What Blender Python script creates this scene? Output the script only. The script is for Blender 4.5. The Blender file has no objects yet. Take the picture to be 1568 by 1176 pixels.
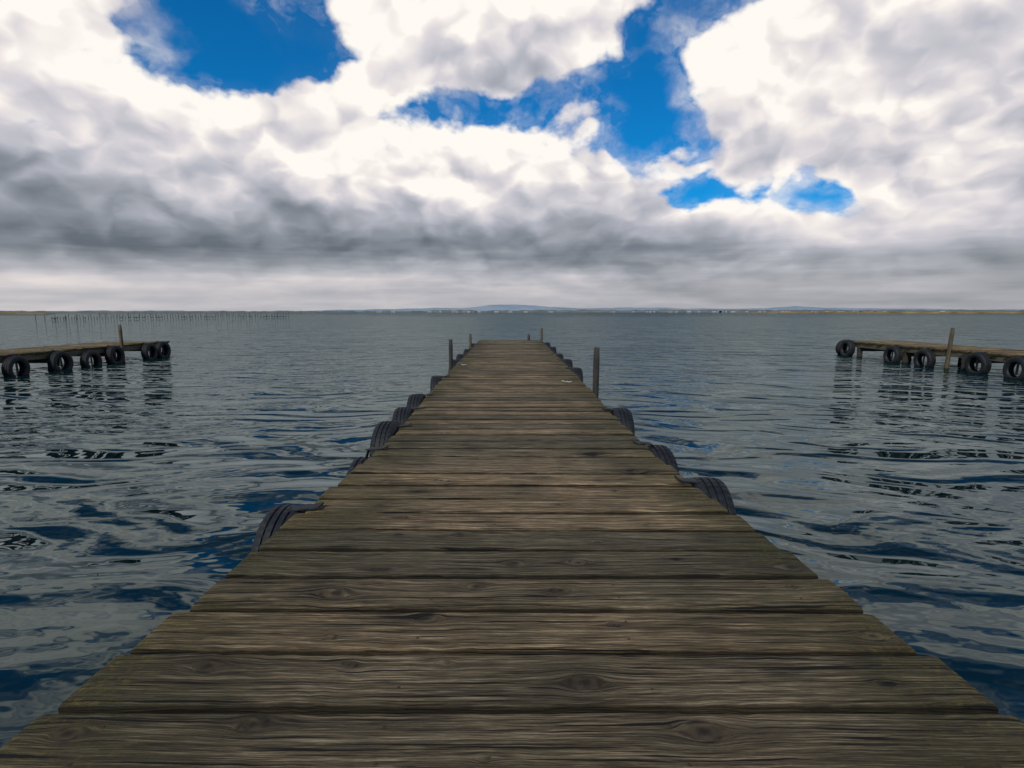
import bpy, math, random
import numpy as np
from mathutils import Vector, Matrix
random.seed(7); rng=np.random.default_rng(7)
S=bpy.context.scene
S.view_settings.view_transform='Standard'; S.view_settings.look='None'; S.view_settings.exposure=0
F=800.0; TH=math.atan(110/F); CT,ST=math.cos(TH),math.sin(TH)
WATER=0.0; DECK=0.5; CAMZ=1.5
col=S.collection
# ---------- helpers ----------
def srgb(r,g,b):
    f=lambda c:(c/255/12.92) if c/255<=0.04045 else ((c/255+0.055)/1.055)**2.4
    return (f(r),f(g),f(b),1)
def obj(name,me,parent=None,loc=(0,0,0)):
    o=bpy.data.objects.new(name,me); col.objects.link(o); o.location=loc
    if parent: o.parent=parent
    return o
def mesh(name,V,Fc,mat=None,smooth=False):
    me=bpy.data.meshes.new(name); me.from_pydata([tuple(v) for v in V],[],[tuple(f) for f in Fc])
    if mat: me.materials.append(mat)
    if smooth: me.polygons.foreach_set('use_smooth',[True]*len(me.polygons))
    me.update(); return me
class N:
    def __init__(s,tree): s.t=tree
    def new(s,typ,**kw):
        n=s.t.nodes.new(typ)
        for k,v in kw.items(): setattr(n,k,v)
        return n
    def setin(s,sock,v):
        if v is None: return
        if isinstance(v,bpy.types.NodeSocket): s.t.links.new(v,sock)
        else: sock.default_value=v
    def m(s,op,a,b=None,c=None,clamp=False):
        n=s.new('ShaderNodeMath',operation=op,use_clamp=clamp)
        for i,v in enumerate((a,b,c)): s.setin(n.inputs[i],v)
        return n.outputs[0]
    def v(s,op,a,b=None,scale=None):
        n=s.new('ShaderNodeVectorMath',operation=op)
        s.setin(n.inputs[0],a); s.setin(n.inputs[1],b)
        if scale is not None: s.setin(n.inputs['Scale'],scale)
        return n.outputs['Value'] if op in('LENGTH','DOT_PRODUCT') else n.outputs[0]
    def xyz(s,x,y,z):
        n=s.new('ShaderNodeCombineXYZ')
        for i,v in enumerate((x,y,z)): s.setin(n.inputs[i],v)
        return n.outputs[0]
    def sep(s,v):
        n=s.new('ShaderNodeSeparateXYZ'); s.setin(n.inputs[0],v); return n.outputs
    def noise(s,v,scale=1,detail=4,rough=.5,dist=0,color=False,dim='3D'):
        n=s.new('ShaderNodeTexNoise',noise_dimensions=dim)
        s.setin(n.inputs['Vector'],v); n.inputs['Scale'].default_value=scale; n.inputs['Detail'].default_value=detail
        n.inputs['Roughness'].default_value=rough; n.inputs['Distortion'].default_value=dist
        return n.outputs['Color' if color else 0]
    def mr(s,x,a,b,c=0,d=1,kind='LINEAR'):
        n=s.new('ShaderNodeMapRange',interpolation_type=kind); s.setin(n.inputs[0],x)
        for i,v in enumerate((a,b,c,d)): s.setin(n.inputs[i+1],v)
        return n.outputs[0]
    def mix(s,f,a,b,mode='MIX'):
        n=s.new('ShaderNodeMix',data_type='RGBA',blend_type=mode); s.setin(n.inputs[0],f); s.setin(n.inputs[6],a); s.setin(n.inputs[7],b)
        return n.outputs[2]
    def ramp(s,f,stops,interp='LINEAR'):
        n=s.new('ShaderNodeValToRGB'); r=n.color_ramp; r.interpolation=interp
        s.setin(n.inputs[0],f)
        r.elements[0].position=stops[0][0]; r.elements[0].color=stops[0][1]
        r.elements[1].position=stops[-1][0]; r.elements[1].color=stops[-1][1]
        for p,c in stops[1:-1]:
            e=r.elements.new(p); e.color=c
        return n.outputs[0]
def material(name):
    m=bpy.data.materials.new(name); m.use_nodes=True
    nt=m.node_tree; b=nt.nodes['Principled BSDF']; return m,N(nt),b

# ---------- world ----------
W=bpy.data.worlds.new('World'); S.world=W; W.use_nodes=True
try:
    W.cycles.sampling_method='MANUAL'; W.cycles.sample_map_resolution=256
except Exception as ex: print(ex)
wt=W.node_tree; wt.nodes.clear(); n=N(wt)
STR=0.1
SUN_EL=42; SUN_AZ=205
sky=n.new('ShaderNodeTexSky',sky_type='NISHITA'); sky.sun_disc=False
sky.sun_elevation=math.radians(SUN_EL); sky.sun_rotation=math.radians(SUN_AZ)
D=n.v('NORMALIZE',n.new('ShaderNodeTexCoord').outputs['Generated'])
x,y,z=n.sep(D)[:3]
zp=n.m('MAXIMUM',z,0.0)
zs=n.m('MULTIPLY',n.m('POWER',zp,0.6),1.35)
P=n.xyz(x,y,zs)
w1=n.v('SUBTRACT',n.noise(P,4.0,2,.5,color=True),(.5,.5,.5))
w2=n.v('SUBTRACT',n.noise(P,14.0,3,.55,color=True),(.5,.5,.5))
wv=n.v('ADD',n.v('SCALE',w1,scale=.10),n.v('SCALE',w2,scale=.06))
damp=n.mr(z,0.02,.30,.10,1.0)
wx,wy,wz=n.sep(wv)[:3]
xw=n.m('ADD',x,wx); yw=n.m('ADD',y,n.m('MULTIPLY',wy,.3)); zw=n.m('ADD',z,n.m('MULTIPLY',wz,damp))
az=n.m('ARCTAN2',xw,yw)
az01=n.m('ADD',n.m('DIVIDE',az,2*math.pi),.5)
rxy=n.m('SQRT',n.m('ADD',n.m('MULTIPLY',xw,xw),n.m('MULTIPLY',yw,yw)))
den=n.m('MAXIMUM',n.m('ABSOLUTE',yw),n.m('MULTIPLY',rxy,.45))
t=n.m('DIVIDE',zw,n.m('MAXIMUM',den,.02))
PX=[0,98,196,294,392,490,588,686,784,882,980,1078,1176,1274,1372,1470,1568]
rows=[
 (476,[(1,b) for b in (.83,.82,.8,.8,.8,.79,.79,.79,.78,.77,.76,.75,.74,.74,.74,.73,.73)]),
 (455,[(1.2,b) for b in (.86,.85,.84,.82,.84,.82,.82,.81,.82,.80,.78,.76,.74,.76,.74,.73,.73)]),
 (425,[(1.3,b) for b in (.88,.92,.87,.88,.89,.88,.88,.84,.83,.80,.75,.73,.73,.74,.76,.74,.72)]),
 (398,[(1.2,b) for b in (.72,.68,.64,.66,.64,.68,.66,.63,.62,.62,.64,.64,.68,.72,.78,.72,.70)]),
 (375,[(1.1,b) for b in (.55,.53,.50,.51,.55,.57,.57,.56,.56,.60,.63,.70,.78,.84,.86,.80,.74)]),
 (340,[(1.1,.60),(1.1,.61),(1.1,.62),(1.1,.66),(1,.69),(1,.71),(1,.74),(1,.75),(1,.75),(1,.79),(1,.85),(1,.89),(1.1,.91),(.75,.91),(1,.93),(1,.87),(1,.81)]),
 (300,[(1.1,.68),(1.1,.68),(1.1,.73),(1.1,.78),(1,.83),(1,.87),(1,.90),(1,.90),(1,.92),(1,.90),(.85,.96),(.02,.9),(1.0,1.0),(.15,.9),(1.1,.98),(1,.91),(1,.79)]),
 (250,[(1.1,.74),(1.1,.75),(1.1,.81),(1.1,.87),(1,.95),(1,1.03),(1,1.02),(1,.99),(1,.97),(1,.97),(.65,.94),(.80,.88),(1.1,.97),(1.1,.92),(1,.86),(1,.82),(1,.77)]),
 (210,[(1,.80),(1,.83),(1.1,.93),(1.1,.95),(1,.95),(1,1.05),(1,1.07),(1,1.05),(1,1.06),(.9,1.04),(-.15,.9),(.75,.90),(1,.95),(1,.96),(1,.89),(1,.85),(1,.79)]),
 (170,[(1,.85),(1,.87),(1,1.03),(1,1.03),(.95,1.02),(1,1.04),(.85,1.06),(.3,1.01),(.35,1.04),(.80,1.04),(-.25,.9),(.75,.95),(1,.99),(1,.96),(1,.91),(1,.89),(1,.83)]),
 (130,[(1,.91),(1,.91),(1,1.03),(.50,1.03),(.15,.97),(.85,1.02),(.9,.93),(.85,.88),(.8,.88),(.25,.97),(-.25,.9),(.95,1.07),(1,1.04),(1,.94),(1,.89),(1,.90),(1,.87)]),
 (90,[(1,.97),(1,.98),(.8,.95),(-.1,.8),(-.15,.8),(.2,.9),(.9,.93),(1,.90),(1,.86),(.38,.86),(.05,.86),(.9,1.07),(1,1.04),(1,.93),(1,.89),(1,.93),(1,.91)]),
 (50,[(1,1.04),(1,1.02),(.80,.9),(-.05,.8),(-.2,.8),(.55,.92),(1,1.0),(1,.98),(1,.93),(.95,.86),(.40,.86),(.50,.99),(1,1.04),(1,1.0),(1,.97),(1,1.0),(1,1.01)]),
 (0,[(1,1.04),(1,1.02),(.50,.9),(-.1,.8),(-.05,.8),(.60,.92),(1,1.02),(1,1.0),(1,.99),(1,.93),(.65,.88),(.25,.9),(.70,.95),(1,1.0),(1,1.0),(1,.98),(1,.98)]),
]
def tval(py):
    v=(588-py)/F; return (v*CT-ST)/(CT+v*ST)
def azval(px,py):
    v=(588-py)/F; return math.atan2((px-784)/F, CT+v*ST)
cur=None; pt=None
enc=lambda c,b:((c+.5)/2,b,0,1)
for py,cells in rows:
    st=[]
    L=cells[0]; R=cells[-1]
    st.append((0.0,enc(.6,.8)))
    st.append((.17,enc(.5,.8)))
    st.append((.27,enc(L[0]*.85,L[1])))
    for px,(c,b) in zip(PX,cells):
        st.append((azval(px,py)/(2*math.pi)+.5,enc(c,b)))
    st.append((.73,enc(R[0]*.85,R[1]))); st.append((.83,enc(.5,.8))); st.append((1.0,enc(.6,.8)))
    rr=n.ramp(az01,st,'LINEAR'); tv=tval(py)
    cur=rr if cur is None else n.mix(n.mr(t,pt,tv),cur,rr)
    pt=tv
for tv,(c1,c2,c3) in ((.78,((.60,1.0),(.45,1.0),(.50,1.0))),(1.3,((.20,.98),(.35,.98),(.12,.98))),(2.2,((.25,.95),(.1,.95),(.2,.95))),(5.0,((.1,.8),(.1,.8),(.1,.8)))):
    st=[(0,enc(.4,.8)),(.38,enc(*c1)),(.5,enc(*c2)),(.62,enc(*c3)),(1,enc(.4,.8))]
    rr=n.ramp(az01,st); cur=n.mix(n.mr(t,pt,tv),cur,rr); pt=tv
cov,bri=n.sep(cur)[:2]
cov=n.m('SUBTRACT',n.m('MULTIPLY',cov,2.0),.5)
def billow(Pv):
    tot=None
    for sc,am in((4.2,.52),(9.5,.34),(21.0,.19)):
        q=n.m('MULTIPLY',n.m('ABSOLUTE',n.m('SUBTRACT',n.noise(Pv,sc,0),.5)),am*2)
        tot=q if tot is None else n.m('ADD',tot,q)
    return tot
Pq=n.v('ADD',P,n.v('SCALE',w2,scale=.05))
b0=billow(Pq); b1=billow(n.v('ADD',Pq,(0.015,0,.042)))
fb=n.m('SUBTRACT',n.noise(P,6.0,8,.56),.5)
lowf=n.m('SUBTRACT',n.noise(n.v('ADD',P,(3,1,7)),3.6,2,.5),.5)
fc=n.m('ADD',fb,n.m('MULTIPLY',n.m('SUBTRACT',b0,.22),.6))
cf=n.m('ADD',cov,n.m('MULTIPLY',fc,1.7))
hard=n.mr(cf,.42,.70,0,1,'SMOOTHSTEP')
att=n.mr(z,0.03,.22,.15,1.0)
veil=n.m('MULTIPLY',n.mr(cf,.0,.65,0,1,'SMOOTHSTEP'),n.mr(n.noise(n.v('ADD',P,n.v('SCALE',w2,scale=.15)),11,5,.6),.42,.68,.02,.60))
dens=n.m('MAXIMUM',hard,veil)
thin=n.mr(cf,.45,1.10,1,0,'SMOOTHSTEP')
emb=n.m('MULTIPLY',n.m('SUBTRACT',b0,b1),att)
streak=n.m('MULTIPLY',n.m('SUBTRACT',n.noise(n.xyz(n.m('MULTIPLY',az,3.5),n.m('MULTIPLY',z,42),0),1,4,.55),.5),n.mr(z,.10,.16,.28,0))
B=n.m('ADD',bri,n.m('ADD',n.m('MULTIPLY',emb,.76),n.m('MULTIPLY',n.m('ADD',n.m('MULTIPLY',fb,.24),n.m('MULTIPLY',lowf,.36)),att)))
B=n.m('ADD',n.m('ADD',n.m('SUBTRACT',B,.055),streak),n.m('MULTIPLY',n.m('MULTIPLY',thin,att),.09))
ccol=n.ramp(B,[(.0,srgb(58,64,74)),(.45,srgb(104,112,122)),(.6,srgb(142,148,157)),(.75,srgb(182,184,194)),(.87,srgb(216,212,217)),(.95,srgb(241,234,231)),(1.0,srgb(255,250,243))])
warm=n.mr(z,.02,.13,1,0,'SMOOTHSTEP')
ccol=n.mix(n.m('MULTIPLY',warm,.6),ccol,n.mix(1.0,ccol,(1.0,.955,.87,1),'MULTIPLY'))
ccol=n.v('SCALE',ccol,scale=1/STR)
blue=n.mix(1.0,sky.outputs[0],(.03,.64,1.14,1),'MULTIPLY')
out=n.mix(dens,blue,ccol)
bg=n.new('ShaderNodeBackground'); bg.inputs[1].default_value=STR; wt.links.new(out,bg.inputs[0])
wo=n.new('ShaderNodeOutputWorld'); wt.links.new(bg.outputs[0],wo.inputs[0])

# ---------- sun ----------
sl=bpy.data.lights.new('sun','SUN'); sl.energy=3.0; sl.angle=math.radians(6); sl.color=(1,.90,.76)
so=bpy.data.objects.new('sun',sl); col.objects.link(so)
a=math.radians(SUN_AZ); e=math.radians(SUN_EL)
sd=Vector((math.sin(a)*math.cos(e),math.cos(a)*math.cos(e),math.sin(e)))
so.rotation_euler=sd.to_track_quat('Z','Y').to_euler(); so.location=(0,-10,20)

# ---------- camera ----------
cd=bpy.data.cameras.new('camera'); cd.sensor_width=36; cd.lens=F/1568*36; cd.clip_end=60000; cd.clip_start=.05
co=bpy.data.objects.new('camera',cd); col.objects.link(co); co.location=(0,0,CAMZ); co.rotation_euler=(math.pi/2-TH,0,0)
S.camera=co

# ---------- water ----------
hg=bpy.data.node_groups.new('wave_height','ShaderNodeTree')
hg.interface.new_socket('P',in_out='INPUT',socket_type='NodeSocketVector')
hg.interface.new_socket('O',in_out='INPUT',socket_type='NodeSocketFloat')
hg.interface.new_socket('H',in_out='OUTPUT',socket_type='NodeSocketFloat')
g=N(hg); gin=g.new('NodeGroupInput'); gi=gin.outputs[0]; gO=gin.outputs[1]; go=g.new('NodeGroupOutput')
# wave trains run slightly oblique to the pier
rot=g.new('ShaderNodeVectorRotate',rotation_type='Z_AXIS'); g.setin(rot.inputs['Vector'],gi); rot.inputs['Angle'].default_value=math.radians(14)
gr=rot.outputs[0]
pr=g.v('MULTIPLY',gr,(.55,1.25,1))
big=g.noise(pr,1.0,1.2,.45,1.2,dim='2D')
p2=g.v('MULTIPLY',gr,(1.5,3.4,1)); med=g.noise(p2,1.0,1,.5,.6,dim='2D')
p3=g.v('MULTIPLY',gi,(6,12,1)); sm=g.noise(p3,1.0,1,.5,0,dim='2D')
calm=g.mr(g.noise(gi,.25,0,dim='2D'),.38,.62,.45,1.2)
h=g.m('ADD',g.m('MULTIPLY',big,.155),g.m('MULTIPLY',g.m('MULTIPLY',calm,gO),g.m('ADD',g.m('MULTIPLY',med,.042),g.m('MULTIPLY',sm,.0085))))
hg.links.new(h,go.inputs[0])
mw,n,b=material('lake_water')
pos=n.new('ShaderNodeNewGeometry').outputs['Position']
wx_,wy_,wz_=n.sep(pos)[:3]
wp=n.xyz(n.m('PINGPONG',n.m('ADD',wx_,31000.0),250.0),n.m('PINGPONG',n.m('ADD',wy_,1000.0),250.0),0.0)
open_=n.mr(n.v('LENGTH',pos),2.0,14,.40,1.2)
def H(off):
    gn=n.new('ShaderNodeGroup'); gn.node_tree=hg
    n.setin(gn.inputs[0],n.v('ADD',wp,off)); n.setin(gn.inputs[1],open_); return gn.outputs[0]
E=.012
h0,hx,hy=H((0,0,0)),H((E,0,0)),H((0,E,0))
nx=n.m('DIVIDE',n.m('SUBTRACT',h0,hx),E); ny=n.m('DIVIDE',n.m('SUBTRACT',h0,hy),E)
nor=n.v('NORMALIZE',n.xyz(nx,ny,1.0))
n.t.nodes.remove(b)
fr=n.new('ShaderNodeFresnel'); fr.inputs['IOR'].default_value=1.45; n.setin(fr.inputs['Normal'],nor)
fac=n.m('DIVIDE',n.m('MULTIPLY',fr.outputs[0],1.15),n.m('ADD',1.0,n.m('MULTIPLY',fr.outputs[0],1.8)))
df=n.new('ShaderNodeBsdfDiffuse'); df.inputs['Color'].default_value=(.0018,.0095,.0115,1)
gl=n.new('ShaderNodeBsdfGlossy'); gl.inputs['Color'].default_value=(.86,.99,.98,1); gl.inputs['Roughness'].default_value=.03; n.setin(gl.inputs['Normal'],nor)
ms=n.new('ShaderNodeMixShader'); n.setin(ms.inputs[0],fac); n.t.links.new(df.outputs[0],ms.inputs[1]); n.t.links.new(gl.outputs[0],ms.inputs[2])
n.t.links.new(ms.outputs[0],n.t.nodes['Material Output'].inputs[0])
wm=mesh('water',[(-30000,-300,0),(30000,-300,0),(30000,30000,0),(-30000,30000,0)],[(0,1,2,3)],mw); obj('lake_water',wm)

# ---------- wood material ----------
def wood_deck(name,tint=(1,1,1,1),green=.5):
    m,n,b=material(name)
    at=n.new('ShaderNodeAttribute',attribute_name='gv').outputs['Vector']
    a2=n.new('ShaderNodeAttribute',attribute_name='pv').outputs['Vector']
    gx,gy,kn=n.sep(at)[:3]; pc,ed,po=n.sep(a2)[:3]
    fine=n.noise(n.xyz(n.m('MULTIPLY',gx,8),n.m('MULTIPLY',gy,280),pc),1,3,.7)
    mid=n.noise(n.xyz(n.m('MULTIPLY',gx,1.8),n.m('MULTIPLY',gy,85),pc),1,3,.6)
    crk=n.noise(n.xyz(n.m('MULTIPLY',gx,2.2),n.m('MULTIPLY',gy,120),n.m('ADD',pc,9)),1,2,.5)
    crack=n.mr(crk,.61,.65,0,1,'SMOOTHSTEP')
    pos=n.new('ShaderNodeNewGeometry').outputs['Position']
    blot=n.noise(pos,2.3,4,.6)
    base=n.ramp(n.m('ADD',n.m('MULTIPLY',fine,.62),n.m('MULTIPLY',mid,.38)),[(.34,(.014,.010,.006,1)),(.44,(.082,.064,.040,1)),(.53,(.195,.153,.098,1)),(.64,(.52,.43,.30,1))])
    base=n.mix(1.0,base,n.ramp(pc,[(0,(.58,.60,.54,1)),(.35,(.86,.83,.74,1)),(.65,(1.03,.91,.76,1)),(1,(1.35,1.2,1.0,1))]),'MULTIPLY')
    base=n.mix(n.mr(blot,.42,.68,0,.55),base,(.050,.045,.025,1))
    ends=n.mr(n.m('ADD',ed,n.m('MULTIPLY',n.m('SUBTRACT',blot,.5),1.2)),.30,1.0,0,.8)
    base=n.mix(ends,base,n.mix(1.0,base,(.42,.46,.34,1),'MULTIPLY'))
    # weaker light at the near end, painted into the board colour
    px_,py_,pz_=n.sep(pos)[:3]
    near_shade=n.mr(n.m('ADD',py_,n.m('MULTIPLY',n.m('SUBTRACT',blot,.5),1.5)),.9,3.0,.66,1.0)
    base=n.v('SCALE',base,scale=near_shade)
    ns=n.noise(pos,14,5,.7)
    moss=n.m('MULTIPLY',n.mr(n.m('ADD',ed,n.m('MULTIPLY',n.m('SUBTRACT',blot,.5),.9)),.50,1.0,0,1),n.mr(ns,.44,.62,0,1))
    base=n.mix(n.m('MULTIPLY',moss,.75*green),base,(.062,.060,.020,1))
    y2=n.m('MULTIPLY',n.mr(n.noise(pos,55,4,.75),.52,.66,0,1),n.mr(n.m('ADD',ed,n.m('MULTIPLY',n.m('SUBTRACT',blot,.5),1.0)),.70,1.1,0,1))
    base=n.mix(n.m('MULTIPLY',y2,1.0*green),base,(.22,.155,.018,1))
    base=n.mix(n.m('MULTIPLY',kn,.95),base,(.009,.006,.004,1))
    base=n.mix(n.m('MULTIPLY',crack,.97),base,(.003,.0025,.0015,1))
    base=n.mix(n.m('MULTIPLY',po,.8),base,(.007,.006,.004,1))
    base=n.mix(1.0,base,tint,'MULTIPLY')
    n.setin(b.inputs['Base Color'],base)
    b.inputs['Roughness'].default_value=.8; b.inputs['Specular IOR Level'].default_value=.2
    hh=n.m('SUBTRACT',n.m('ADD',n.m('MULTIPLY',fine,.9),n.m('MULTIPLY',mid,.8)),n.m('MULTIPLY',crack,1.3))
    hh=n.m('SUBTRACT',hh,n.m('MULTIPLY',kn,.5))
    bp=n.new('ShaderNodeBump'); bp.inputs['Strength'].default_value=1; bp.inputs['Distance'].default_value=.008
    n.setin(bp.inputs['Height'],hh); n.setin(b.inputs['Normal'],bp.outputs[0])
    return m
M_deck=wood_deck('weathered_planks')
M_deck2=wood_deck('sunbleached_planks',(1.35,1.25,1.05,1))
def simple_wood(name,c1,c2,sc=(14,14,1.5)):
    m,n,b=material(name)
    tc=n.new('ShaderNodeTexCoord').outputs['Object']
    f=n.noise(n.v('MULTIPLY',tc,sc),2.0,4,.6)
    n.setin(b.inputs['Base Color'],n.ramp(f,[(.3,c1),(.7,c2)])); b.inputs['Roughness'].default_value=.85
    bp=n.new('ShaderNodeBump'); bp.inputs['Strength'].default_value=.8; bp.inputs['Distance'].default_value=.01
    n.setin(bp.inputs['Height'],f); n.setin(b.inputs['Normal'],bp.outputs[0]); return m
M_post=simple_wood('wet_post_wood',(.008,.008,.006,1),(.042,.036,.026,1))
M_postY=simple_wood('lichen_post_wood',(.030,.024,.013,1),(.10,.078,.042,1))
M_beam=simple_wood('beam_wood',(.010,.009,.007,1),(.05,.04,.028,1),(3,3,14))
M_fascia=simple_wood('fascia_wood',(.03,.026,.017,1),(.12,.10,.06,1),(5,1.2,16))
M_rope=simple_wood('frayed_rope',(.25,.23,.19,1),(.5,.47,.40,1),(30,30,30))
mr_,n,b=material('tire_rubber')
nz=n.noise(n.new('ShaderNodeTexCoord').outputs['Object'],9,5,.65)
n.setin(b.inputs['Base Color'],n.ramp(nz,[(.35,(.005,.006,.008,1)),(.6,(.012,.014,.017,1)),(.78,(.045,.043,.038,1))]))
n.setin(b.inputs['Roughness'],n.mr(nz,.3,.7,.5,.8)); b.inputs['Specular IOR Level'].default_value=.3; M_rub=mr_
mm,n,b=material('rusty_nail'); b.inputs['Base Color'].default_value=(.05,.028,.018,1); b.inputs['Metallic'].default_value=.5; b.inputs['Roughness'].default_value=.6; M_nail=mm

# ---------- plank deck builder ----------
def deck(name,ys,xl,xr,zt,parent,fine_to=4.0,thick=.05,rough_end=.012,gap=.014,nails=True,mat=None):
    V=[];Fc=[];GV=[];PV=[];base=0
    nailpos=[]
    for k in range(len(ys)-1):
        y0,y1=ys[k]+gap*random.uniform(.4,.9),ys[k+1]-gap*random.uniform(.4,.9)
        yc=(y0+y1)/2
        L=xl(yc)+random.uniform(-1,1)*rough_end; R=xr(yc)+random.uniform(-1,1)*rough_end
        near=yc<fine_to
        nxn=int((R-L)/(.010 if near else .05)); nyn=30 if near else 6
        pcv=random.random(); offx=random.uniform(0,50); offy=random.uniform(0,50)
        s=np.linspace(0,1,nyn+1); s=.5-.5*np.cos(np.pi*s)*(.35)-.5*(1-2*s)*.65 if near else s
        X=np.linspace(L,R,nxn+1)
        warp=np.interp(X,np.linspace(L,R,8),rng.normal(0,.0025,8)) 
        warp2=np.interp(X,np.linspace(L,R,11),rng.normal(0,.0025,11))
        if near:
            warp=warp+np.interp(X,np.linspace(L,R,70),np.abs(rng.normal(0,.0018,70)))
            warp2=warp2-np.interp(X,np.linspace(L,R,70),np.abs(rng.normal(0,.0018,70)))
        zoff=random.gauss(0,.003); tilt=random.gauss(0,.006); cup=random.gauss(0,.003)
        gx,gs=np.meshgrid(X,s,indexing='ij')
        Yv=y0+warp[:,None]+(y1-y0+warp2[:,None]-warp[:,None])*gs
        dl=(y1-y0)
        de=np.minimum(gs,1-gs)*dl
        Zv=zt+zoff+tilt*(gx-(L+R)/2)/2+cup*(2*gs-1)**2 - .007*np.exp(-(de/.006)**2)
        dend=np.minimum(gx-L,R-gx)
        Zv-= .004*np.exp(-dend/.012)
        psi=(gs-.5)*dl; kn=np.zeros_like(psi); acc=psi.copy()
        xk=L+random.uniform(.1,.6)
        while xk<R-.05:
            yk=random.uniform(-.6,.6)*dl/2; Rk=random.choice([.010,.015,.021,.028])*random.uniform(.8,1.2)
            dx=(gx-xk)/2.0; dy=psi-yk; r2=dx*dx+dy*dy+1e-6
            acc+= -dy*np.minimum(Rk*Rk/r2,1.0)*np.exp(-r2/(4.5*Rk)**2)
            dxx=(gx-xk)/1.35; rr=np.sqrt(dxx*dxx+dy*dy)
            kn=np.maximum(kn,np.exp(-(rr/(Rk*.55))**4)*.97)
            kn=np.maximum(kn,np.exp(-((rr-Rk*1.1)/(Rk*.22))**2)*(.6+.4*np.sin(np.arctan2(dy,dxx)*2+xk*9)))
            kn=np.maximum(kn,np.exp(-(((gx-xk)/(Rk*5))**2+(dy/(Rk*1.3))**2))*.6)
            xk+=random.choice([.35,.55,.75,.5])*random.uniform(.7,1.3)
        sag=np.interp(X,np.linspace(L,R,7),rng.normal(0,.006,7))[:,None]
        G=np.stack([gx+offx,acc+sag+offy,kn],-1).reshape(-1,3)
        edv=np.clip(np.abs(gx-(L+R)/2)/((R-L)/2),0,1)**1.5
        edge=np.exp(-(de/.005)**2)
        Pv=np.stack([np.full_like(gx,pcv),edv,edge],-1).reshape(-1,3)
        top=np.stack([gx,Yv,Zv],-1).reshape(-1,3)
        nr,nc=nxn+1,nyn+1
        V.append(top);GV.append(G);PV.append(Pv)
        idx=(np.arange(nr)[:,None]*nc+np.arange(nc)[None,:])+base
        q=np.stack([idx[:-1,:-1],idx[1:,:-1],idx[1:,1:],idx[:-1,1:]],-1).reshape(-1,4); Fc.append(q)
        per=list(idx[:,0])+list(idx[-1,1:])+list(idx[:-1,-1][::-1])+list(idx[0,1:-1][::-1])
        per=np.array(per); loc=per-base
        low=top[loc].copy(); low[:,2]=zt-thick
        V.append(low);GV.append(G[loc]*np.array([1,1,0])+np.array([0,.03,0]));pp=Pv[loc].copy();pp[:,2]=1;PV.append(pp)
        lb=base+nr*nc; m_=len(per); nxt=(np.arange(m_)+1)%m_
        Fc.append(np.stack([per,lb+np.arange(m_),lb+nxt,per[nxt]],-1))
        base=lb+m_
        if nails and yc<7:
            for xn in (-.93,-.31,.31,.93):
                xn2=xn*(R-L)/2/1.1+(L+R)/2
                for fy in(.27,.73):
                    nailpos.append((xn2+random.uniform(-.012,.012),y0+dl*fy+random.uniform(-.01,.01),zt+zoff+tilt*(xn2-(L+R)/2)/2+.0012))
    V=np.concatenate(V);Fc=np.concatenate(Fc);GV=np.concatenate(GV);PV=np.concatenate(PV)
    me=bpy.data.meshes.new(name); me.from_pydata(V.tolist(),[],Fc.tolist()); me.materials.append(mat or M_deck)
    for nm,arr in(('gv',GV),('pv',PV)):
        at=me.attributes.new(nm,'FLOAT_VECTOR','POINT'); at.data.foreach_set('vector',arr.astype(np.float32).ravel())
    me.polygons.foreach_set('use_smooth',[True]*len(me.polygons)); me.update()
    try: me.set_sharp_from_angle(angle=math.radians(50))
    except Exception: pass
    o=obj(name,me,parent)
    if nailpos:
        nv=[];nf=[]
        for (a,b_,c) in nailpos:
            s0=len(nv)
            for i in range(8):
                an=i*math.pi/4; nv.append((a+.0045*math.cos(an),b_+.0045*math.sin(an),c))
            nf.append(list(range(s0,s0+8)))
        obj('nails',mesh('nails',nv,nf,M_nail),parent)
    return o
def boxes(name,lst,mat,parent):
    V=[];Fc=[]
    for (x0,x1,y0,y1,z0,z1) in lst:
        s0=len(V)
        V+=[(x0,y0,z0),(x1,y0,z0),(x1,y1,z0),(x0,y1,z0),(x0,y0,z1),(x1,y0,z1),(x1,y1,z1),(x0,y1,z1)]
        Fc+=[[s0+i for i in f] for f in((0,3,2,1),(4,5,6,7),(0,1,5,4),(1,2,6,5),(2,3,7,6),(3,0,4,7))]
    return obj(name,mesh(name,V,Fc,mat),parent)
def post(name,x,y,z0,z1,r,mat,lean=(0,0),parent=None):
    V=[];Fc=[];K=14;NL=12
    ph=[random.uniform(.88,1.1) for _ in range(K)]
    for j in range(NL+1):
        f=j/NL; zz=z0+(z1-z0)*f; rr=r*(1-.08*f)*(1+random.uniform(-.03,.03))
        if j==NL: rr*=.86
        for i in range(K):
            an=i*2*math.pi/K; q=rr*ph[i]
            V.append((q*math.cos(an)+lean[0]*f,q*math.sin(an)+lean[1]*f,zz+(random.uniform(-.008,.008) if j==NL else 0)))
    for j in range(NL):
        for i in range(K):
            i2=(i+1)%K; Fc.append((j*K+i,j*K+i2,(j+1)*K+i2,(j+1)*K+i))
    V.append((lean[0],lean[1],z1-.004)); c=len(V)-1
    for i in range(K): Fc.append((NL*K+i,NL*K+(i+1)%K,c))
    me=mesh(name,V,Fc,mat,True); return obj(name,me,parent,(x,y,0))

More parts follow.
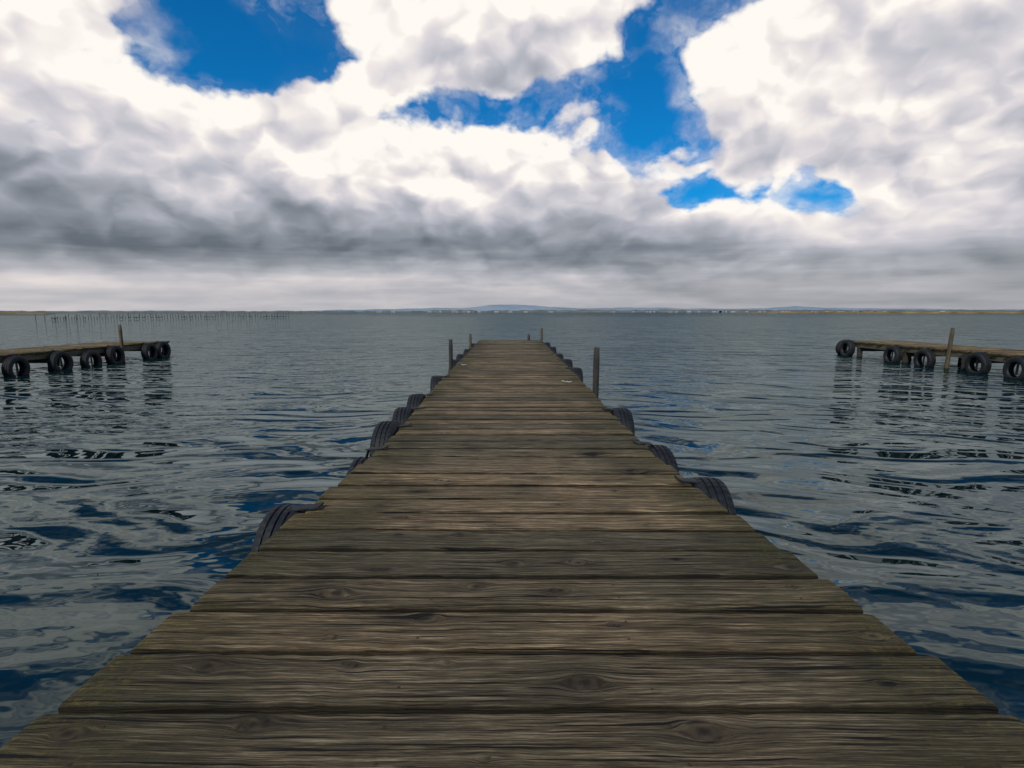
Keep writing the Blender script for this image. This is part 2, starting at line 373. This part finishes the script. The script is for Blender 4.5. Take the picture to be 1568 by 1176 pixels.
# main pier
def Dof(dy): 
    zc=F/(dy*CT); return (zc-ST)/CT
le=[(42,-1.167),(119,-1.04),(182,-.96),(232,-1.0),(277,-1.035),(357,-1.09),(447,-1.105),(512,-1.13),(602,-1.153),(667,-1.175)]
re=[(42,1.05),(119,1.02),(182,.985),(232,1.02),(277,1.07),(357,1.155),(447,1.19),(512,1.203),(602,1.247),(700,1.25)]
lD=sorted((Dof(d),v/CT) for d,v in le); rD=sorted((Dof(d),v/CT) for d,v in re)
XL=lambda y: float(np.interp(y,[a for a,_ in lD],[b for _,b in lD]))
XR=lambda y: float(np.interp(y,[a for a,_ in rD],[b for _,b in rD]))
ys=[Dof(d) for d in(607,519,454,404,364,332,307,285,265)]
back=[ys[0]-.228*i for i in range(18,0,-1)]
ys=back+ys
while ys[-1]<18.95: ys.append(ys[-1]+.215*random.uniform(.96,1.04))
pier=bpy.data.objects.new('wooden_pier',None); col.objects.link(pier)
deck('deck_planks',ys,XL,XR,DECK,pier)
END=ys[-1]
bl=[]
for xx in(-.86,0,.86): bl.append((xx-.06,xx+.06,-2.5,END-.03,DECK-.20,DECK-.053))
yy=-2
while yy<END: bl.append((-.93,.93,yy,yy+.12,DECK-.36,DECK-.203)); yy+=2.35
boxes('stringers',bl,M_beam,pier)
yy=-1.94; i=0
while yy<END:
    for xx in(-.82,.82): post('pile',xx,yy,-1.0,DECK-.21,.08,M_post,parent=pier)
    yy+=2.35
for (px,yb,ytop,r,mt) in((697,562,520,.042,M_post),(725,532,511,.045,M_postY),(809,519,511,.05,M_post),(830,519,502,.045,M_postY),(901,597,532,.043,M_post)):
    dy=yb-478; zc=F/(dy*CT); X=(px-784)/F*zc; Y=(zc-ST)/CT; Hh=(yb-ytop)/F*zc
    xe=XL(Y)-.05 if X<-.8 else (XR(Y)+.05 if X>.8 else X)
    if abs(X)<.8: Y=END+.06; xe=X
    post('wooden_post',xe,Y,-.9,DECK+Hh,r,mt,(random.uniform(-.01,.01),0))
# frayed rope ends lying on the deck
def rope(x,y,L=.16):
    pts=[];a=random.uniform(0,6); p=Vector((x,y,DECK+.016))
    for i in range(14):
        pts.append(p.copy()); a+=random.uniform(-.9,1.1); p=p+Vector((math.cos(a),math.sin(a)*.8,0))*L/8; p.z=DECK+.014+random.uniform(0,.015)
    V=[];Fc=[];K=6
    for i,p in enumerate(pts):
        d=(pts[min(i+1,13)]-pts[max(i-1,0)]).normalized(); sx=d.cross(Vector((0,0,1))).normalized(); uz=sx.cross(d)
        for k in range(K):
            an=k*2*math.pi/K+i*.5; V.append(p+(sx*math.cos(an)+uz*math.sin(an))*.008)
    for i in range(13):
        for k in range(K): Fc.append((i*K+k,i*K+(k+1)%K,(i+1)*K+(k+1)%K,(i+1)*K+k))
    Fc.append(list(range(K))); Fc.append([13*K+k for k in range(K)])
    obj('rope_scrap',mesh('rope_scrap',V,Fc,M_rope,True))
rope(XL(9.8)+.14,9.8); rope(XR(7.4)-.18,7.35)

# ---------- tires ----------
def tire(x,y,zc,R=.31,side=1,yaw=0,tilt=0,strap=True,deckz=DECK,roll=0,edge=None):
    prof=[(-.055,.175),(-.085,.19),(-.098,.225),(-.10,.262),(-.088,.295),(-.074,.306),(-.052,.312),(-.046,.312),(-.044,.302),(-.034,.302),(-.032,.313),
          (-.006,.314),(-.004,.303),(.004,.303),(.006,.314),(.032,.313),(.034,.302),(.044,.302),(.046,.312),(.052,.312),(.074,.306),(.088,.295),(.10,.262),(.098,.225),(.085,.19),(.055,.175),(.06,.20),(.075,.25),(.05,.29),(0,.297),(-.05,.29),(-.075,.25),(-.06,.20)]
    K=160; k=R/.314; V=[];Fc=[];n_=len(prof)
    for i in range(K):
        for j,(a,r) in enumerate(prof):
            rr=r
            ph=(i+int(abs(a)*40))%4
            if abs(a)>.03 and r>.303 and ph==0 : rr-=.006
            if 4<=j<=5 or 20<=j<=21:
                if ph==0: rr-=.006
            an=2*math.pi*i/K
            V.append((a*k,rr*k*math.cos(an),rr*k*math.sin(an)))
    for i in range(K):
        for j in range(n_):
            Fc.append((i*n_+j,((i+1)%K)*n_+j,((i+1)%K)*n_+(j+1)%n_,i*n_+(j+1)%n_))
    Mx=Matrix.Rotation(yaw,4,'Z')@Matrix.Rotation(tilt,4,'Y')@Matrix.Rotation(roll,4,'X')
    V=[Mx@Vector(v) for v in V]
    if strap:
        s=-side
        ex=(edge-x) if edge is not None else s*.13
        path=[(-.02*s,-.12),(-.005*s,.18*k),(.02*s,.29*k),(.05*s,deckz-zc+.008),(ex+s*.02,deckz-zc+.014),(ex+s*.05,deckz-zc+.008),(ex+s*.085,deckz-zc+.02)]
        hw=.032
        s0=len(V); m_=len(path)
        for q,(a,c) in enumerate(path):
            j=random.uniform(-.01,.01)
            for (yo,zo) in((-hw,0),(hw,0),(hw,-.008),(-hw,-.008)):
                V.append(Vector((a+random.uniform(-.006,.006),yo+j+q*.004,c+zo+ (random.uniform(0,.012) if q>4 else 0))))
        for q in range(m_-1):
            for c in range(4):
                c2=(c+1)%4; Fc.append((s0+q*4+c,s0+q*4+c2,s0+(q+1)*4+c2,s0+(q+1)*4+c))
        Fc.append((s0+(m_-1)*4,s0+(m_-1)*4+1,s0+(m_-1)*4+2,s0+(m_-1)*4+3))
    me=mesh('rubber_tire',V,Fc,M_rub,False)
    me.polygons.foreach_set('use_smooth',[True]*len(me.polygons))
    try: me.set_sharp_from_angle(angle=math.radians(40))
    except Exception: pass
    return obj('rubber_tire',me,None,(x,y,zc))
def mt(Y,side,dz=0,yaw=0,R=.31,strap=True,out=0):
    e=XL(Y) if side<0 else XR(Y)
    tire(e+side*(.105+out),Y,DECK-R-.01+dz,R,side,yaw,random.uniform(-.1,.1),strap,edge=e,roll=random.random()*3)
mt(2.55,-1,.02,.06,.285)
mt(3.72,-1,-.05,.0,.29)
mt(4.50,-1,.06,-.06,.31)
mt(5.35,-1,.03,.05)
mt(6.25,-1,.03,0)
mt(8.1,-1,.03,.1)
mt(10.8,-1,.04,0); mt(12.3,-1,.03,0); mt(14.2,-1,.02,0);mt(16.5,-1,.04)
mt(2.98,1,.03,-.08,.31)
mt(3.88,1,.0,.05,.30)
mt(5.3,1,.03,0)
mt(9.3,1,.03,0); mt(10.9,1,.04,0); mt(12.6,1,.02,0); mt(15,1,.03,0); mt(17.2,1,.03)

# ---------- side piers ----------
def sidepier(inner,outer,end,name,tz,posts):
    p=bpy.data.objects.new(name,None); col.objects.link(p)
    lo,hi=min(inner,outer),max(inner,outer)
    yl=[-4.0]
    while yl[-1]<end: yl.append(yl[-1]+.2*random.uniform(.93,1.07))
    deck('deck_planks',yl,lambda y:lo,lambda y:hi,DECK,p,fine_to=-99,rough_end=.03,nails=False,mat=M_deck2)
    e=yl[-1]
    boxes('fascia',[(lo+.03,lo+.13,-4,e-.02,DECK-.19,DECK-.053),(hi-.13,hi-.03,-4,e-.02,DECK-.19,DECK-.053)],M_fascia,p)
    b=[((lo+hi)/2-.05,(lo+hi)/2+.05,-4,e-.02,DECK-.19,DECK-.053),
       (lo+.16,hi-.16,e-.10,e-.01,DECK-.19,DECK-.056)]
    yy=-3.2
    while yy<e: b.append((lo+.02,hi-.02,yy,yy+.1,DECK-.32,DECK-.193)); yy+=2.1
    boxes('stringers',b,M_beam,p)
    yy=-3.14
    while yy<e:
        for xx in(lo+.1,hi-.1): post('pile',xx,yy,-1,DECK-.2,.085,M_post,parent=p)
        yy+=2.1
    sgn=1 if inner>outer else -1
    for (Y,dz,yaw) in tz: tire(inner+sgn*.12,Y,DECK-.32+dz,.31,sgn,yaw,random.uniform(-.08,.08),True,edge=inner,roll=random.random()*3)
    for (X,Y,h,r,ln) in posts: post('wooden_post',X,Y,-.9,DECK+h,r,M_postY,(ln,0))
    return e
eL=sidepier(-12.0,-13.9,18.3,'side_pier',[(12.45,-.02,.05),(13.7,.0,-.05),(14.7,-.06,.0),(15.6,.03,.0),(17.1,.02,.05),(17.75,.03,-.05),(10.9,0,0),(8.9,0,0)],[(-12.0+.06,16.0,.62,.05,0)])
eR=sidepier(11.8,13.7,18.6,'side_pier',[(18.2,.06,.0),(16.0,.0,.0),(14.75,-.02,.04),(13.05,.02,.0),(12.0,0,-.04),(10.2,0,0),(8.1,0,0)],[(11.74,14.1,.58,.052,.10)])
tire(11.95,eR+.12,DECK-.28,.30,1,math.pi/2,0,False)
tire(-12.5,eL+.12,DECK-.3,.30,1,math.pi/2,0,False)

# ---------- distance ----------
def flat_mat(name,c1,c2,sc):
    m,n,b=material(name); pos=n.new('ShaderNodeNewGeometry').outputs['Position']
    n.setin(b.inputs['Base Color'],n.ramp(n.noise(n.v('MULTIPLY',pos,(1,1,4)),sc,4,.6),[(.35,c1),(.65,c2)])); b.inputs['Roughness'].default_value=1; b.inputs['Specular IOR Level'].default_value=0
    return m
M_hill=flat_mat('hazy_hill',(.18,.235,.29,1),(.23,.285,.34,1),.002)  # aerial haze painted in as a pale bluish base colour
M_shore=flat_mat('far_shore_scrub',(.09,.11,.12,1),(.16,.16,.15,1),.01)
M_reed=flat_mat('dry_reeds',(.12,.09,.04,1),(.28,.21,.10,1),.05)
M_town=flat_mat('whitewash',(.22,.22,.23,1),(.40,.39,.38,1),.02)
def ridge(name,dist,pts,mat,jit,step=3,depth=200):
    V=[];Fc=[]; xs=np.arange(pts[0][0],pts[-1][0]+.1,step)
    hs=np.interp(xs,[p[0] for p in pts],[p[1] for p in pts])
    nzv=np.interp(xs,xs[::4] if len(xs)>8 else xs,rng.normal(0,jit,len(xs[::4]) if len(xs)>8 else len(xs)))+rng.normal(0,jit*.3,len(xs))
    for i,(px,h) in enumerate(zip(xs,hs)):
        X=(px-784)/F*dist; Z=max(.05,(h+nzv[i]*min(1,h))/F*dist)
        V+= [(X,dist,-1),(X,dist+depth*.15,Z*.8),(X,dist+depth*.4,Z),(X,dist+depth,-1)]
        if i:
            a=(i-1)*4;b=i*4
            for j in range(3): Fc.append((a+j,b+j,b+j+1,a+j+1))
    return obj(name,mesh(name,V,Fc,mat,True))
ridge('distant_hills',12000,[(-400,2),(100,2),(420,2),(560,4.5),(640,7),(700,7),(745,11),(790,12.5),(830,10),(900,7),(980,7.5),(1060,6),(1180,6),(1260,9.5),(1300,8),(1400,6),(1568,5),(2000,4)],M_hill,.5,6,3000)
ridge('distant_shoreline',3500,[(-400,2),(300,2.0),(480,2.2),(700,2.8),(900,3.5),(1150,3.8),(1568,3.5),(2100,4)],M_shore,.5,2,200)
ridge('reed_bank',700,[(1130,.4),(1200,1.6),(1300,2.2),(1568,2.6),(2200,3)],M_reed,.35,1.5,60)
ridge('reed_bank',450,[(-600,3.2),(0,2.6),(45,2.0),(66,.5)],M_reed,.3,1.5,40)
tb=[]
for i in range(60):
    px=random.choice([random.gauss(960,70),random.gauss(1120,90),random.gauss(700,70),random.gauss(1320,60)]); X=(px-784)/F*3400
    w=random.uniform(6,30); h=random.uniform(3,7); tb.append((X,X+w,3400,3412+random.random()*9,-1,h+3))
boxes('distant_town',tb,M_town,None)
V=[];Fc=[]
def stake(X,Y,h,r=.05):
    s0=len(V); lx=random.uniform(-.1,.1)
    for zz,q,l in((-.5,r,0),(h,r*.8,lx)):
        for i in range(5):
            an=i*2*math.pi/5; V.append((X+l+q*math.cos(an),Y+q*math.sin(an),zz))
    for i in range(5): Fc.append((s0+i,s0+(i+1)%5,s0+5+(i+1)%5,s0+5+i))
    Fc.append([s0+5+i for i in range(5)])
for i in range(85):
    f=i/84; px=85+360*f; Y=105+45*f+random.uniform(-1,1); 
    stake((px-784)/F*Y,Y,random.uniform(.5,1.2),.055)
for i in range(35):
    f=i/34; px=160+285*f; Y=190+30*f; stake((px-784)/F*Y,Y,random.uniform(.8,1.5),.07)
for px in(60,74,90,105,122,1): stake((px-784)/F*100,100,random.uniform(.8,1.3),.06)
for i in range(84):
    f=i/84; px=85+360*f; Y=105+45*f; X=(px-784)/F*Y
    f2=(i+1)/84; px2=85+360*f2; Y2=105+45*f2; X2=(px2-784)/F*Y2
    s0=len(V); zz=.25; V+=[(X,Y,zz),(X2,Y2,zz),(X2,Y2,zz+.12),(X,Y,zz+.12)]
    if random.random()<.4: Fc.append((s0,s0+1,s0+2,s0+3))
obj('fishing_stakes',mesh('fishing_stakes',V,Fc,M_post))
